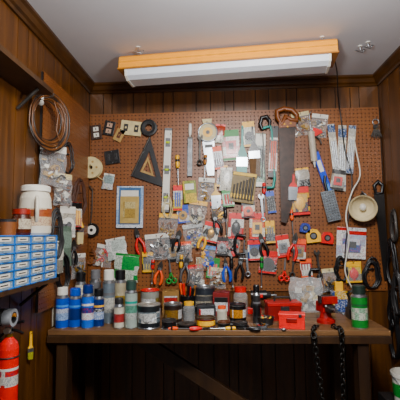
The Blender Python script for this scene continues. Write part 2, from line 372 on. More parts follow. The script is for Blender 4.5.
b.poly(P,-2.0,-1.5,RUST)
hp=[(-6,40),(-10,46),(-11,53),(-4,56),(4,55),(9,50),(9,44),(3,45),(-2,48)]
b.tube([(x,-1.8,z) for x,z in hp],[2.6]*9,mat('#7d4a26',.45),8,True); b.poly([(-8,36),(8,38),(9,46),(3,46),(-3,44),(-9,45)],-3,-.8,mat('#7d4a26',.45))
for x,z in((-3,40),(3,41),(0,37.5)): b.disc((x,z),.9,-3.4,-2.9,BRASS,8)
b.hook(51,0,3.6); wall('hand_saw',b,285,165,4,.03)
b=B(); 
b.cone((0,-4,-16),(0,-4,14),3.3,3.3,mat('#b7aea0',.5),16); b.cone((0,-4,-16),(0,-4,-22),1.5,.4,WHITE,10); b.tube([(0,-4,14),(0,-4,32)],.5,STEEL); b.tube([(0,-4,32),(2,-4,34)],.5,STEEL)
b.poly([(-2,14),(2,14),(2.5,18),(10,15),(11,12),(1,8)],-4.8,-3.2,RED); b.tube([(2,-4,12),(8,-4,5),(9,-4,1)],.8,IRON); b.hook(24,0,4); wall('caulking_gun',b,312,146,-4)
wall('hinge_bag',bag(18,24,[TAN,BROWNC,BRASS,DWOOD],CREAM),302,124,-10)
wall('cable_clip_bag',bag(16,24,[WHITE,STEEL,TAN,GREY],WHITE),319,126,8)
for u,v,w,h,t,c in((334,153,7,58,-5,'#f2efe7'),(342,158,8,66,3,'#e8e6df'),(350,150,7,48,6,'#c9cbd0')):
    b=blister(w,h,pr(c,'#efe9da','#5a6470',.05),pr('#b8b5ab','#3e5a86','#e8e8e8'),STEEL,'bars'); wall('cable_tie_package',b,u,v,t,.01*(u%3))
wall('emery_cloth_package',blister(13,20,pr('#9e9b92','#d8d4c6','#494949'),DARK,RED,'box'),337,180,10,.02)
b=B(); b.box((0,-3,0),(6,3,52),mat('#1650c8',.3)); b.box((0,-4.6,10),(4,.4,12),WHITE); b.box((0,-4.6,-12),(3.4,.4,10),LBLUE)
for z in(-25.5,25.5): b.box((0,-3,z),(6.6,3.5,2),BLACK)
b.hook(20,3,4); wall('torpedo_level',b,323,176,-17,bevel=.001)
b=B(); b.ring((0,-2,8),3,.5,STEEL,16)
for i in range(5):
    a=rad(-24+i*12); q=Matrix.Rotation(a,3,'Y'); b.T=Matrix.Translation((0,-1.5-i*.4,5))@q.to_4x4()
    b.disc((0,-2),2.4,-.2,.2,[BLACK,IRON,BLACK,BRASS,BLACK][i],12); b.poly([(-.8,-4),(.8,-4),(.8,-12),(.2,-14),(-.8,-12)],-.2,.2,IRON); b.T=Matrix.Identity(4)
b.hook(11); wall('key_ring',b,376,130)
b=B(); b.box((0,-2,0),(27,2,42),pr('#dfe4ea','#a8c0dd','#4f6f9e',.05)); b.box((0,-3.2,1),(22,.8,37),mat('#4a6c92',.4)); b.box((0,-3.8,-3),(19,1,27),mat('#b8a068',.6)); b.box((0,-4.3,13.5),(18,.4,6),WHITE); b.box((0,-4.5,-3),(12,.5,16),pr('#b59a5d','#cdbf92','#7b6540')); b.hook(19); wall('sanding_sheet_package',b,130,207,1,bevel=.001)
wall('key_blank_package',packet(11,15,pr('#dadada','#99aaaa','#555555'),WHITE),108,182,10)
b=B(); b.disc((0,0),7,-3,-.6,BLACK,24); b.disc((0,0),4.6,-3.6,-2.9,WHITE,20); b.disc((0,0),1.6,-4.2,-3.5,BLACK,12); b.hook(6); wall('dial_thermostat',b,92,230)
b=B(); b.tube([(-2,-2,-28),(4,-2,-24),(5,-2,0),(4,-2,22),(-1,-2,28)],.6,IRON); b.tube([(-2,-2,-28),(-1,-2,28)],.25,STEEL,5); b.lathe([(0,-30,DWOOD),(1.6,-30,DWOOD),(1.8,-38,DWOOD),(0,-40,DWOOD)],(-2,-2,0)); b.hook(24,4.4); wall('coping_saw',b,87,212,4)
b=B(); b.box((0,-3,0),(24,4,30),mat('#7a6528',.5))
for i in range(7): b.cone((-9+i*3,-5.5,-12),(-9+i*3,-5.5,2+i*1.6),.8+.07*i,.8+.07*i,IRON,7)
b.box((0,-5.3,-9),(23,1,4),mat('#d8b52c',.5)); b.box((0,-5.3,13),(23,1,3),mat('#d8b52c',.5)); b.hook(14,0,5); wall('drill_bit_index',b,243,188,9,.01,bevel=.001)
b=B(); b.box((0,-2.5,0),(13,4,22),pr('#dfc22d','#9aa53a','#3a3a2a')); b.box((0,-4.7,5),(9,.5,6),WHITE); b.hook(9,0,5); wall('screw_box',b,190,192,-4,bevel=.001)
G=[('washer_bag',16,24,[BRASS,STEEL,TAN],WHITE,206,190,5),('hose_fitting_bag',14,22,[BRASS,BROWNC,IRON],ORG,219,212,-8),('grommet_bag',18,24,[WHITE,CREAM,STEEL,BLACK],YEL,197,213,9),
('wall_anchor_bag',20,24,[WHITE,STEEL,CREAM,BLUE],pr('#e9e9e4','#d7d7d7','#4a4a4a'),194,236,-8),('wood_screw_bag',19,24,[BROWNC,BRASS,TAN,DWOOD],YEL,168,226,5),('bolt_bag',24,26,[GREY,STEEL,DARK,WHITE],WHITE,158,247,-5),
('curtain_hook_bag',18,22,[WHITE,TAN,RED],WHITE,104,256,12),('wire_connector_bag',14,20,[BLUE,WHITE,YEL],LBLUE,208,256,8),('spring_bag',16,20,[STEEL,FOIL,GREY],ORG,184,252,-4),
('rubber_gasket_bag',15,20,[BLACK,DARK,RED],CREAM,232,246,4),('eye_bolt_bag',15,22,[STEEL,WHITE,IRON],RED,196,276,-5),('drawer_knob_bag',16,20,[BRASS,WHITE,BROWNC],CREAM,218,278,6),('hex_nut_bag',14,22,[IRON,BRASS,STEEL],CREAM,330,280,-5)]
for i,(nm,w,h,cols,hd,u,v,t) in enumerate(G): wall(nm,bag(w,h,cols,hd,20),u,v,t,.006*(i%3))
wall('picture_hook_package',blister(15,20,pr('#e9e6dd','#b8c0c4','#5b4d44'),RED,BRASS,'oval'),211,232,14,.02)
wall('router_bit_package',blister(19,28,pr('#1e1c1c','#d7b32e','#b4242a'),RED,YEL,'oval'),299,201,-3,.015)
wall('work_glove_package',packet(13,18,pr('#3a3a3a','#b0aaa0','#e0e0e0'),YEL),303,178,-6)
b=B(); b.box((0,-3,0),(13,2,30),mat('#8f969c',.35,.8))
for i in range(5):
    for j in range(11): b.cone((-5+i*2.5,-4,-13+j*2.6),(-5+i*2.5,-5,-13+j*2.6),.8,.3,STEEL,6)
b.tube([(0,-3,15),(0,-3,24),(2,-3,30)],1.6,BLACK,8); b.hook(22,2,4); wall('surface_rasp',b,330,206,-12,.01)
b=B(); M=Matrix.Rotation(rad(108),3,'X')@Matrix.Rotation(rad(-18),3,'Y')
SH=mat('#b9ab8c',.4); IN=mat('#d2c6a8',.35,var=.03)
b.lathe([(3,3,SH),(3.5,6,SH),(6,9,SH),(10,13,SH),(12,18,SH),(12.8,18,IN),(11.6,17.6,IN),(9.5,13,IN),(5.5,9.5,IN),(3,8,IN),(0,8,IN)],(0,0,0),M,30)
b.lathe([(0,0,DARK),(2.6,0,DARK),(3,3,DARK),(3,5,DARK)],(0,0,0),M,16); b.ball(M@Vector((0,0,13)),3.2,WHITE,(1,1,1.1))
b.box((0,-1.2,4),(4,2.4,12),IRON); b.tube([(0,-1,10),(-2,-5,12),(2,-6,8),(0,-3,3)],.7,STEEL); b.hook(9); wall('clamp_work_lamp',b,363,204,0,.005)
b=B(); b.poly([(-5,34),(5,34),(3,-50),(-2,-50)],-1.8,-1.2,mat('#2a2726',.4,.5)); b.tube([(-3,-1.8,34),(-4,-1.8,42),(0,-1.8,46),(4,-1.8,42),(3,-1.8,34)],1.7,BLACK,8,True); b.hook(43,0,3.4); wall('pruning_saw',b,382,228,-2)
wall('tape_measure',tapemeasure(14,YEL),313,236,-6,bevel=.001); wall('chalk_line_reel',tapemeasure(12,RED),327,238,8,bevel=.001); wall('tape_measure',tapemeasure(10,mat('#2b3c8e',.4)),305,228,10,bevel=.001)
wall('masonry_bit_package',blister(28,30,pr('#f2f2ee','#b9c6d6','#b12b2b',.05),pr('#e8e8e8','#c33','#222'),pr('#2b5a9c','#d8dde4','#cc2222'),'box'),351,243,4,.005)
wall('slip_joint_pliers',pliers(28,RED),139,240,-14,.01); wall('combination_pliers',pliers(26,BLACK),240,266,6,.02)
wall('needle_nose_pliers',pliers(26,BLUE,jaw=.5),226,268,-5,.02); wall('locking_pliers',pliers(28,STEEL),186,268,8,.02)
wall('wire_cutters',pliers(24,ORG),160,272,10,.02); wall('garden_scissors',scissors(26,GRN),171,272,-6,.02); wall('scissors',scissors(24,RED),284,270,5,.02); wall('tin_snips',pliers(28,RED,jaw=1.2),293,246,12,.025); wall('crimping_pliers',pliers(24,BLACK),216,222,-16,.025); wall('end_nippers',pliers(22,BLACK,jaw=1.4),178,240,14,.025); wall('cutting_pliers',pliers(24,BLACK),262,244,-12,.03); wall('wire_stripper',pliers(22,YEL),204,238,20,.03)
wall('nail_package',packet(20,20,pr('#f2f2ef','#cfd8d2','#5a5a5a'),WHITE),117,249,-10,.01); wall('grass_seed_packet',packet(24,26,pr('#d5ddd0','#2f9f55','#1f4a35'),GRN),127,268,6,.02)
C=[('anchor_package',213,268,12,20,pr('#e6e9e0','#3d9a5e','#222222'),GRN,ORG,'bars'),
('plumbing_part_package',236,226,15,26,pr('#c9261f','#f0ece4','#222222'),RED,BLACK,'oval'),
('drawer_slide_package',257,226,15,26,pr('#e8e2d2','#e0701d','#30302e'),RED,YEL,'box'),
('drill_accessory_package',248,210,13,16,pr('#ca2f2b','#e9e3d5','#222222'),BLACK,ORG,'round'),
('cabinet_hinge_package',283,246,13,22,pr('#d33428','#e8e3d9','#2b2b2b'),RED,STEEL,'box'),
('door_latch_package',299,250,13,22,pr('#e8e3d9','#c7342f','#2b2b2b'),ORG,BRASS,'box'),
('sandpaper_roll_package',268,262,17,22,pr('#222224','#c7262a','#e8e8e8'),RED,DARK,'round'),
('hobby_knife_package',178,198,9,26,pr('#e9d048','#e8e6df','#333333'),RED,BLUE,'bars'),
('picture_wire_package',183,214,12,18,pr('#e3e6e8','#2a5fae','#c22222'),BLUE,BRASS,'round'),
('chuck_key_package',222,176,10,22,pr('#3a3a3a','#d8821f','#eeeeee'),YEL,IRON,'oval'),
('jigsaw_blade_package',218,158,9,24,pr('#22305c','#e8e8e8','#c22222'),ORG,STEEL,'bars'),
('fuse_package',228,198,11,18,pr('#f0ede2','#77dd99','#222222'),GRN,RED,'bars'),
('padlock_package',173,250,13,22,pr('#3a3936','#1b1b1c','#aaaaaa'),BLACK,BRASS,'box'),
('toggle_bolt_package',148,262,11,20,pr('#e9d048','#2c2c2c','#333333'),YEL,STEEL,'bars'),
('solder_package',222,246,12,18,pr('#1d1d20','#a9262a','#dddddd'),DARK,FOIL,'round'),
('caster_package',254,250,12,20,pr('#f1efe8','#31589a','#222222'),RED,BLACK,'round'),
('saw_blade_package',201,262,12,18,pr('#7b4426','#ded4bd','#222222'),BROWNC,TAN,'bars'),
('spark_plug_package',306,268,11,18,pr('#e9e7de','#b22a22','#222222'),ORG,WHITE,'bars'),
('bungee_hook_package',353,272,15,20,pr('#8b8578','#e8c832','#444444'),YEL,RED,'oval'),
('staple_package',270,232,9,22,pr('#1d1f24','#d8b52c','#dddddd'),YEL,STEEL,'bars'),
('velcro_strip_package',271,202,8,22,pr('#2a2a2c','#2d2d2d','#dddddd'),BLUE,BLACK,'bars')]
for i,(nm,u,v,w,h,c,hd,p_,sh) in enumerate(C): wall(nm,blister(w,h,c,hd,p_,sh),u,v,R.uniform(-9,9),.006*(i%4))
wall('nut_driver',screwdriver(30,RED),264,198,0,.01); wall('screwdriver',screwdriver(34,YEL),181,272,3,.02); wall('phillips_screwdriver',screwdriver(30,BLACK),232,272,-2,.02); wall('stubby_screwdriver',screwdriver(24,RED),153,272,3,.02)
wall('torx_screwdriver',screwdriver(30,GRN),261,272,2,.03); wall('offset_screwdriver',screwdriver(28,ORG),292,224,-3,.01); wall('precision_screwdriver',screwdriver(30,BLACK),226,222,-3,.02); wall('awl',screwdriver(26,WOODH),205,168,4,.01); wall('wood_chisel',screwdriver(34,YEL,r=2.2),178,172,-2,0)
for i,(u,v,L,t) in enumerate(((200,150,32,2),(262,208,28,-4),(318,264,28,-6),(247,262,28,-3),(293,262,30,6))):
    wall('combination_wrench',wrench(L,m=STEEL if i%2 else IRON),u,v,t,.012)
wall('cord_hank',wires(20,30,BLACK,8,.8),371,272,5); wall('picture_wire_coil',wires(12,24,CREAM,4,.4),168,206,0,.01); wall('bell_wire_coil',wires(14,24,BLACK,5,.6),341,268,-4,.01); wall('copper_wire_coil',wires(14,16,BROWNC,5,.5),92,256,4)
wall('sanding_block_package',packet(12,22,pr('#e7e2d5','#f0eee6','#7d8690'),WHITE),226,180,3,.02)
wall('putty_knife',brush(10,26,mat('#e0b62c',.35),STEEL),216,196,-2,.01); wall('paint_scraper',brush(9,26,RED,STEEL),292,188,4,.04)
def cclamp():
    b=B(); b.tube([(4,-2.5,8),(-4,-2.5,9),(-6,-2.5,5),(-6,-2.5,-6),(-4,-2.5,-10),(4,-2.5,-9)],1.5,BLACK,8); b.tube([(3,-2.5,-14),(3,-2.5,4)],.8,STEEL); b.tube([(-.5,-2.5,-14),(6.5,-2.5,-14)],.5,STEEL); b.hook(7.5); return b
wall('c_clamp',cclamp(),241,244,4,.02); wall('c_clamp',cclamp(),316,278,-8,.01)
def cable(name,pts,r,m):
    b=B(1); P=[Vector(p) for p in pts]; Q=[]
    for i in range(len(P)-1):
        p0=P[max(i-1,0)];p1=P[i];p2=P[i+1];p3=P[min(i+2,len(P)-1)]
        for k in range(6):
            t=k/6; Q.append(.5*((2*p1)+(-p0+p2)*t+(2*p0-5*p1+4*p2-p3)*t*t+(-p0+3*p1-3*p2+p3)*t**3))
    Q.append(P[-1]); b.tube(Q,r,m,7); b.done(name)
y=PEG-.012
cable('lamp_power_cord',[fr+Vector((.02,0,0)),at(337,72,2.4),at(338,95,2.6),at(341,118,y),at(345,150,y-.03),at(352,180,y-.03),at(347,230,y-.045),at(345,260,y-.03),at(348,286,y)],.004,BLACK)
cable('white_extension_cord',[at(352,128,y),at(356,150,y),at(360,175,y-.02),at(352,192,y-.05),at(346,215,y-.05),at(349,240,y-.06),at(345,270,y-.03),at(352,288,y-.01)],.0045,WHITE)
# ---------------------------------------------------------------- bench items
def bench(name,b,u,y,rz=0,bevel=0,dz=0):
    x=at(u,322,y).x; return b.done(name,(x,y,ZB+dz),rz,0,bevel)
def K(y): return y/F
def spray(name,u,y,r,h,body,label,cap,base=None,logo=None):
    b=B(K(y)); c=h*.2; base=base or body
    b.lathe([(0,0,STEEL),(r*.97,0,STEEL),(r,1,base),(r,h*.14,body),(r,h*.2,label),(r,h*.48,body),(r,h*.52,logo or body),(r,h*.57,body),(r,h-c-3,STEEL),(r*.98,h-c-2,STEEL),(r*.74,h-c,STEEL),(r*.74,h-c+.3,cap),(r*.84,h-c+.3,cap),(r*.82,h-1,cap),(r*.7,h,cap),(0,h,cap)])
    bench(name,b,u,y)
BLb=mat('#164fb0',.3); BLd=mat('#10306e',.3); WHc=mat('#c2bdae',.4); GRYc=mat('#7f8a93',.35,.4)
lab=lambda a,c,i: pr(a,c,i,.03,.004,.35,.5)
b=B(K(2.13)); b.box((0,0,17),(14,10,34),WHc); b.box((0,-5.2,15),(13,.6,22),lab('#a8acae','#dcdcd8','#44566e')); b.cone((2,0,34),(2,0,39),2.6,2.4,WHITE); b.tube([(-6,0,30),(-4,0,36),(0,0,36)],1.1,GREY); bench('solvent_bottle',b,48,2.17,0,.003)
spray('spray_paint_can',62,2.12,6.4,40,BLb,lab('#c8cdda','#9fb6d8','#203a70'),WHITE,logo=LBLUE); spray('spray_paint_can',75,2.14,6.4,38,BLb,BLd,BLb,logo=LBLUE); spray('spray_paint_can',87.5,2.12,6,42,mat('#2767c4',.35),lab('#1d3f86','#dfe4ea','#b8342b'),BLd,logo=WHITE); spray('spray_paint_can',98.5,2.15,5.4,37,BLd,lab('#2a2f3c','#8fa2c4','#fff'),BLACK,logo=YEL)
spray('hairspray_can',108.5,2.24,6.2,52,GRYc,lab('#c8c6bc','#a9a8a2','#3c4a5a'),WHITE,logo=GREY); spray('wood_polish_can',131,2.12,6.2,46,mat('#9faaa3',.35),lab('#6f9f8e','#bfc3bd','#1b3d30'),mat('#2f453e',.4),logo=TEAL); spray('lubricant_can',119,2.12,5.2,29,WHc,lab('#c3bdb0','#a44','#222'),DARK)
spray('spray_paint_can',80,2.34,5.6,46,WHc,lab('#7a2a25','#c9c5ba','#333'),BLACK); spray('spray_paint_can',120,2.34,6,48,mat('#a8a08a',.4),lab('#a9903a','#c8c4b8','#333'),BLACK); spray('spray_paint_can',95,2.38,5.6,47,GREY,lab('#b9b9b9','#5a6a7a','#333'),GREY); spray('spray_paint_can',60,2.4,5.5,46,DARK,lab('#b9b9b9','#5a6a7a','#333'),WHITE)
spray('penetrating_oil_can',257,2.22,3.8,37,DARK,BLACK,BLACK,logo=GREY); spray('insecticide_can',360,2.13,7.6,40,mat('#1f7a38',.35),lab('#c6cabb','#9ab8a0','#222'),mat('#20302a',.4),logo=mat('#2b5c38',.4))
def tin(name,u,y,r,h,body,lid,handle=False,dz=0,lb_=None):
    b=B(K(y)); l2=lb_ or body
    b.lathe([(0,0,STEEL),(r,0,STEEL),(r*1.03,.8,STEEL),(r,1.5,body),(r,h*.25,l2),(r,h*.7,body),(r,h-1.8,STEEL),(r*1.04,h-1,lid),(r*1.02,h,lid),(r*.85,h,lid),(r*.82,h-.8,lid),(0,h-.8,lid)],n=28)
    if handle: b.tube([(-r,0,h*.8),(-r*1.05,-r*.5,h*.5),(0,-r*1.15,h*.3),(r*1.05,-r*.5,h*.5),(r,0,h*.8)],.4,STEEL,6)
    bench(name,b,u,y,dz=dz)
def jar(name,u,y,r,h,glass,fill,lid):
    b=B(K(y)); b.lathe([(0,.4,fill),(r*.9,.4,fill),(r*.9,h*.55,fill),(0,h*.55,fill)],n=20); b.lathe([(0,0,glass),(r,0,glass),(r,h*.7,glass),(r*.75,h*.82,glass),(r*.8,h*.82,lid),(r*.82,h,lid),(0,h,lid)],n=24); bench(name,b,u,y)
def carton(name,u,y,w,d,h,body,panel,rz=0):
    b=B(K(y)); b.box((0,0,h/2),(w,d,h),body); b.box((0,-d/2-.15,h*.5),(w*.8,.3,h*.6),panel); b.box((-w*.25,0,h+.3),(w*.46,d*.98,.5),body,Matrix.Rotation(rad(-8),4,'Y')); b.box((w*.25,0,h+.3),(w*.46,d*.98,.5),body,Matrix.Rotation(rad(8),4,'Y')); bench(name,b,u,y,rz,.001)
tin('wood_finish_tin',149,2.13,11,23,mat('#1d2226',.4),mat('#a8a6a0',.4,.5),True,lb_=lab('#cfd0cc','#7e8a90','#222'))
tin('varnish_tin',173,2.24,9,19,mat('#2a1d18',.4),STEEL,lb_=lab('#8a6a34','#ccc','#222')); tin('nail_tin',169,2.10,7,9,BLACK,DARK)
jar('nail_jar',189,2.3,6,18,CLEAR2,IRON,YEL); tin('primer_tin',150,2.42,9,26,mat('#8f8f88',.4),RED,lb_=lab('#887744','#ccc','#222')); tin('grease_tin',238,2.28,8,17,BLACK,BLACK,lb_=lab('#c78e2a','#eee','#222'))
tin('floor_wax_tin',206,2.14,9,10,mat('#6d1613',.4),mat('#4b3a25',.4),lb_=YEL); tin('shoe_polish_tin',224,2.13,6,6,BLACK,mat('#5b3218',.4)); carton('screw_carton',206,2.30,18,12,15,mat('#23262b',.5),lab('#c33','#ddd','#222'),8); carton('sandpaper_carton',222,2.46,16,12,22,mat('#7a1c18',.5),lab('#ddd','#222','#222'),-6); carton('nail_carton',171,2.45,16,12,24,mat('#8a6a3c',.7),lab('#ccc','#a33','#222'),5); jar('glue_jar',222,2.25,5,16,WHc,WHITE,ORG); jar('screw_jar',241,2.48,7,26,CLEAR2,BRASS,RED); tin('stain_tin',205,2.52,10,26,mat('#2b3038',.4),STEEL,lb_=lab('#a9a292','#555','#222'))
def stack(name,u,y,r,cols,t=2,dz=0):
    b=B(K(y)); z=0
    for i,c in enumerate(cols):
        ox=R.uniform(-1,1);oy=R.uniform(-1,1); b.lathe([(r*.2,z,c),(r,z,c),(r,z+t*.8,c),(r*.2,z+t*.8,c)],(ox,oy,0),None,26); z+=t
    b.lathe([(0,0,DARK),(r*.22,0,DARK),(r*.22,z,DARK),(0,z,DARK)]); bench(name,b,u,y,dz=dz)
stack('circular_saw_blades',187,2.14,9,[IRON,BLACK,IRON],1.4); stack('electrical_tape_rolls',241,2.12,7,[BLACK,DARK],3.2)
def bowl(name,u,y,r,h,m,cols):
    b=B(K(y)); b.lathe([(0,0,m),(r*.8,0,m),(r,h,m),(r*1.06,h,m),(r*.92,h-.2,m),(r*.75,1,m),(0,1,m)],n=24)
    for i in range(26):
        a=R.random()*6.28;q=R.random()*r*.65; M4=Matrix.Rotation(R.random()*3,4,'Z')@Matrix.Rotation(R.random()*1.2,4,'Y'); b.box((q*math.cos(a),q*math.sin(a),h*.5+R.random()*h*.4),(3+R.random()*3,1.5,1.4),R.choice(cols),M4)
    bench(name,b,u,y)
bowl('screw_tray',266,2.2,8,7,DARK,[STEEL,IRON,RED,YEL,CREAM]); bowl('parts_dish',262,2.10,5.5,4,GREY,[BRASS,STEEL,BLACK,RED])
def lying(name,b,u,y,rz,dz=0):
    x=at(u,326,y).x; o=b.done(name,(x,y,ZB)); k=K(y)
    o.matrix_world=Matrix.Translation((x,y,ZB-.6*k+dz))@Matrix.Rotation(rad(rz),4,'Z')@Matrix.Rotation(rad(-90),4,'X')
lying('flathead_screwdriver',screwdriver(26,ORG,K(2.1),False),181,2.065,84); lying('insulated_screwdriver',screwdriver(26,YEL,K(2.1),False),222,2.068,-84); lying('lineman_pliers',pliers(24,BLACK,K(2.1),False),248,2.075,80); lying('side_cutters',pliers(20,RED,K(2.1),False),200,2.075,-80); lying('open_end_wrench',wrench(22,K(2.1),hk=False),274,2.068,85); lying('adjustable_pliers',pliers(24,BLACK,K(2.2),False),222,2.19,75)
b=B(K(2.4)); b.lathe([(0,0,BLACK),(7,0,BLACK),(8,18,BLACK),(7.4,18,DARK),(6.5,2,DARK),(0,2,DARK)])
for i in range(9):
    a=i*.7; q=Vector((math.cos(a)*3.5,math.sin(a)*3.5,3)); t=Vector((math.cos(a)*8,math.sin(a)*8,24+R.random()*8)); m=R.choice([ORG,YEL,BLACK,RED,BLUE,WOODH]); b.tube([q,q+(t-q)*.6],.5,STEEL,6); b.tube([q+(t-q)*.6,t],[1.2,1.7],m,8)
bench('screwdriver_cup',b,188,2.5)
b=B(K(2.3)); b.cone((-11,0,19),(5,0,19),5,5.4,BLACK,16); b.cone((5,0,19),(10,0,19),4,2.6,DARK,14); b.cone((10,0,19),(16,0,19),1,.8,STEEL,8); b.poly([(-10,16),(-3,16),(-5,5),(-12,5)],-2.4,2.4,BLACK); b.box((-8,0,3),(14,9,6),RED); b.box((-3,-4.9,19),(8,1.4,4),RED); bench('cordless_drill',b,262,2.5,0,.002)
b=B(K(2.32)); b.box((0,0,7),(32,20,14),mat('#7d1412',.4)); b.box((0,0,15.5),(33,21,3),mat('#b01c18',.4)); b.box((0,-10.6,11),(8,1.2,5),DARK); b.tube([(-8,0,17),(-7,0,21),(7,0,21),(8,0,17)],1,DARK,8); bench('tool_box',b,283,2.34,4,.003)
b=B(K(2.12)); b.box((0,0,6),(24,14,12),mat('#dd1a14',.35)); b.box((0,0,13),(25,15,2),mat('#e8241c',.35)); b.box((0,-7.4,8),(10,.6,4),mat('#8a0f0c',.4)); b.box((8,-7.4,12.5),(3,1,3),DARK); bench('small_parts_case',b,292,2.13,-12,.002)
b=B(K(2.5)); b.pillow((0,0,17),32,34,9,CLEAR2,16,1.3); b.pillow((2,-1,16),24,28,6,CLEAR,12,1.3)
for i in range(16): b.box((R.uniform(-10,10),R.uniform(-2,2),R.uniform(4,24)),(6,2,5),R.choice([WHITE,CREAM,GREY,TAN]),Matrix.Rotation(R.random()*3,4,'Y'))
bench('plastic_bag',b,307,2.52)
VR=mat('#a3241d',.45,var=.25); b=B(K(2.18))
b.lathe([(0,0,VR),(9,0,VR),(9,3,VR),(6,5,VR),(5,10,VR),(0,10,VR)]); b.box((0,3,15),(10,16,10),VR); b.box((0,-1,23),(15,5,7),DARK); b.box((0,-9,23),(15,4,7),VR); b.box((0,-2.8,25),(15,1,3),STEEL); b.box((0,-6.6,25),(15,1,3),STEEL); b.box((0,-9,15),(7,8,7),DARK); b.cone((0,-12,15),(0,-20,15),1.6,1.6,STEEL); b.tube([(-9,-18,19),(9,-18,11)],.8,STEEL); b.ball((-9,-18,19),1.4,STEEL); b.ball((9,-18,11),1.4,STEEL)
bench('bench_vise',b,326,2.25,14,.002)
b=B(K(2.3)); b.box((0,0,11),(16,9,22),pr('#caa62c','#2f4f8c','#eee')); b.box((0,0,27),(8,5,10),YEL); b.lathe([(0,32,BLACK),(2.5,32,BLACK),(2.5,35,BLACK),(0,35,BLACK)]); bench('glue_bottle',b,340,2.55,0,.002)
def chain(name,path,s,m):
    b=B(1); P=[Vector(p) for p in path]; pts=[];acc=0
    for a,c in zip(P[:-1],P[1:]):
        L=(c-a).length;t=acc
        while t<L: pts.append((a+(c-a)*(t/L),(c-a).normalized()));t+=s
        acc=t-L
    for i,(p,d) in enumerate(pts):
        q=d.to_track_quat('Z','Y').to_matrix().to_4x4()@Matrix.Rotation(rad(90*(i%2)+20),4,'Z'); b.T=Matrix.Translation(p)@q
        w=s*.48;h=s*.64; b.tube([(w,0,-h*.4),(w,0,h*.4),(w*.6,0,h),(-w*.6,0,h),(-w,0,h*.4),(-w,0,-h*.4),(-w*.6,0,-h),(w*.6,0,-h)],s*.19,m,6,True)
    b.T=Matrix.Identity(4); b.done(name)
CH=mat('#24221f',.4,.6,var=.3); yf=BF-.014; zt2=ZB+.009
p1=at(313,331,BF).x; p2=at(341,331,BF).x; bot=.35
chain('steel_chain',[(p1+.03,BF+.06,zt2),(p1,BF+.0,zt2),(p1+.0,yf,ZB-.02),(p1+.03,yf,.55),(p1+.07,yf,bot),(p2-.02,yf,bot-.02),(p2-.005,yf,.55),(p2,yf,ZB-.02),(p2,BF,zt2),(p2-.02,BF+.06,zt2)],.024,CH)
b=B(K(2.3)); b.box((0,0,5),(14,14,10),BLACK); b.poly([(-6,10),(6,10),(4,20),(-5,18)],-4,4,DARK); b.tube([(-4,-2,17),(-7,-2,24),(-1,-2,28),(4,-2,24),(3,-2,18)],1.3,BLACK,8); b.disc((3,5),3.5,-8,-6.8,GREY,16); bench('electric_sander',b,355,2.36,0,.002)
for (u,v,m,w,h) in((391,262,BLACK,18,44),(396,292,DARK,16,40),(393,225,IRON,10,30),(392,330,BLACK,16,50),(388,305,BLACK,16,36)):
    p=atx(u,v,XR-.02); b=wires(w,h,m,8,.9); b.done('extension_cord',(XR-.003,min(p.y,2.6),p.z),-80)
b=B(1); b.box((0,0,.23),(.2,.3,.46),DARK)
for i in range(3): b.box((0,-.152,.08+i*.15),(.18,.01,.135),GREY); b.tube([(-.03,-.157,.08+i*.15),(-.03,-.17,.08+i*.15),(.03,-.17,.08+i*.15),(.03,-.157,.08+i*.15)],.003,STEEL)
b.done('steel_drawer_cabinet',(XR-.112,2.24,0),0,0,.003)
b=B(K(2.2)); b.lathe([(0,0,WHITE),(13,0,WHITE),(15,26,WHITE),(16,26,WHITE),(16,29,WHITE),(14.5,29,WHITE),(12.5,2,WHITE),(0,2,WHITE)],n=26); b.lathe([(13.9,8,GRN),(14.9,20,GRN)],n=26); b.tube([(-16,0,27),(-12,-12,20),(0,-17,16),(12,-12,20),(16,0,27)],.5,STEEL)
b.done('plastic_bucket',(XR-.112,2.22,.461))
# ---------------------------------------------------------------- left wall
XF=XL+.017
def lwall(name,b,u,v,rz=90,tilt=0,off=0,bevel=0):
    p=atx(u,v,XF); y=min(p.y,2.62); return b.done(name,(XF+off,y,p.z),rz,tilt,bevel)
b=B(K(1.95)); HC=mat('#6b4628',.35); HD=mat('#2c2019',.4)
for i in range(10):
    r=20+i*.8; ox=R.uniform(-1.5,1.5); ph=R.random()*6
    pts=[(ox+math.sin(t)*r*.85,-2-i*.5+.8*math.sin(3*t+ph),-4+math.cos(t)*r+(2 if math.cos(t)>0 else -i*.5)) for t in [2*math.pi*q/32 for q in range(32)]]
    b.tube(pts,.8,HC if i%3 else HD,7,True)
b.tube([(0,0,22),(0,-9,21),(0,-10,24)],.8,HOOK,6); b.tube([(6,-3,18),(10,-5,5),(8,-5,-12),(12,-5,-22)],.75,HC,6)
lwall('tubing_coil',b,41,118,60,off=.03)
b=B(K(1.9)); b.cone((0,-3,0),(0,-3,8),4,3,BLACK); b.cone((0,-3,-4),(0,-3,0),3,4,WHITE); b.ball((0,-3,-7),3.4,WHITE); b.tube([(0,-3,8),(0,-1,12),(0,.2,12)],.6,BLACK); lwall('lamp_socket',b,38,96)
def lb(name,mk,u,v,rz=62,tilt=0): return lwall(name,mk,u,v,rz,tilt,.03)
lb('foil_tape_bag',bag(24,32,[FOIL,WHITE,STEEL,TAN],WHITE),46,166); lb('cord_bundle',wires(18,34,mat('#4a2a1a',.6),7,.7),73,197); lb('cord_bundle',wires(14,26,BLACK,5,.6),60,158)
lb('plumbing_part_bag',bag(18,26,[WHITE,GREY,BROWNC],CREAM),56,190); lb('work_bulb_package',blister(16,26,pr('#d6d3c9','#b9b1a0','#444'),WHITE,WHITE,'round'),61,222); lb('rag_bundle',packet(14,34,pr('#6b7b6f','#86968b','#55645a'),GREY),58,246)
lb('abrasive_package',packet(12,24,pr('#8e8b82','#d8d5ca','#555')),50,258); lb('tongue_groove_pliers',pliers(22,BLACK),67,252); lb('power_cord',wires(14,30,BLACK,5,.8),56,270); lb('paint_roller',brush(7,30,YEL,CREAM),74,228)
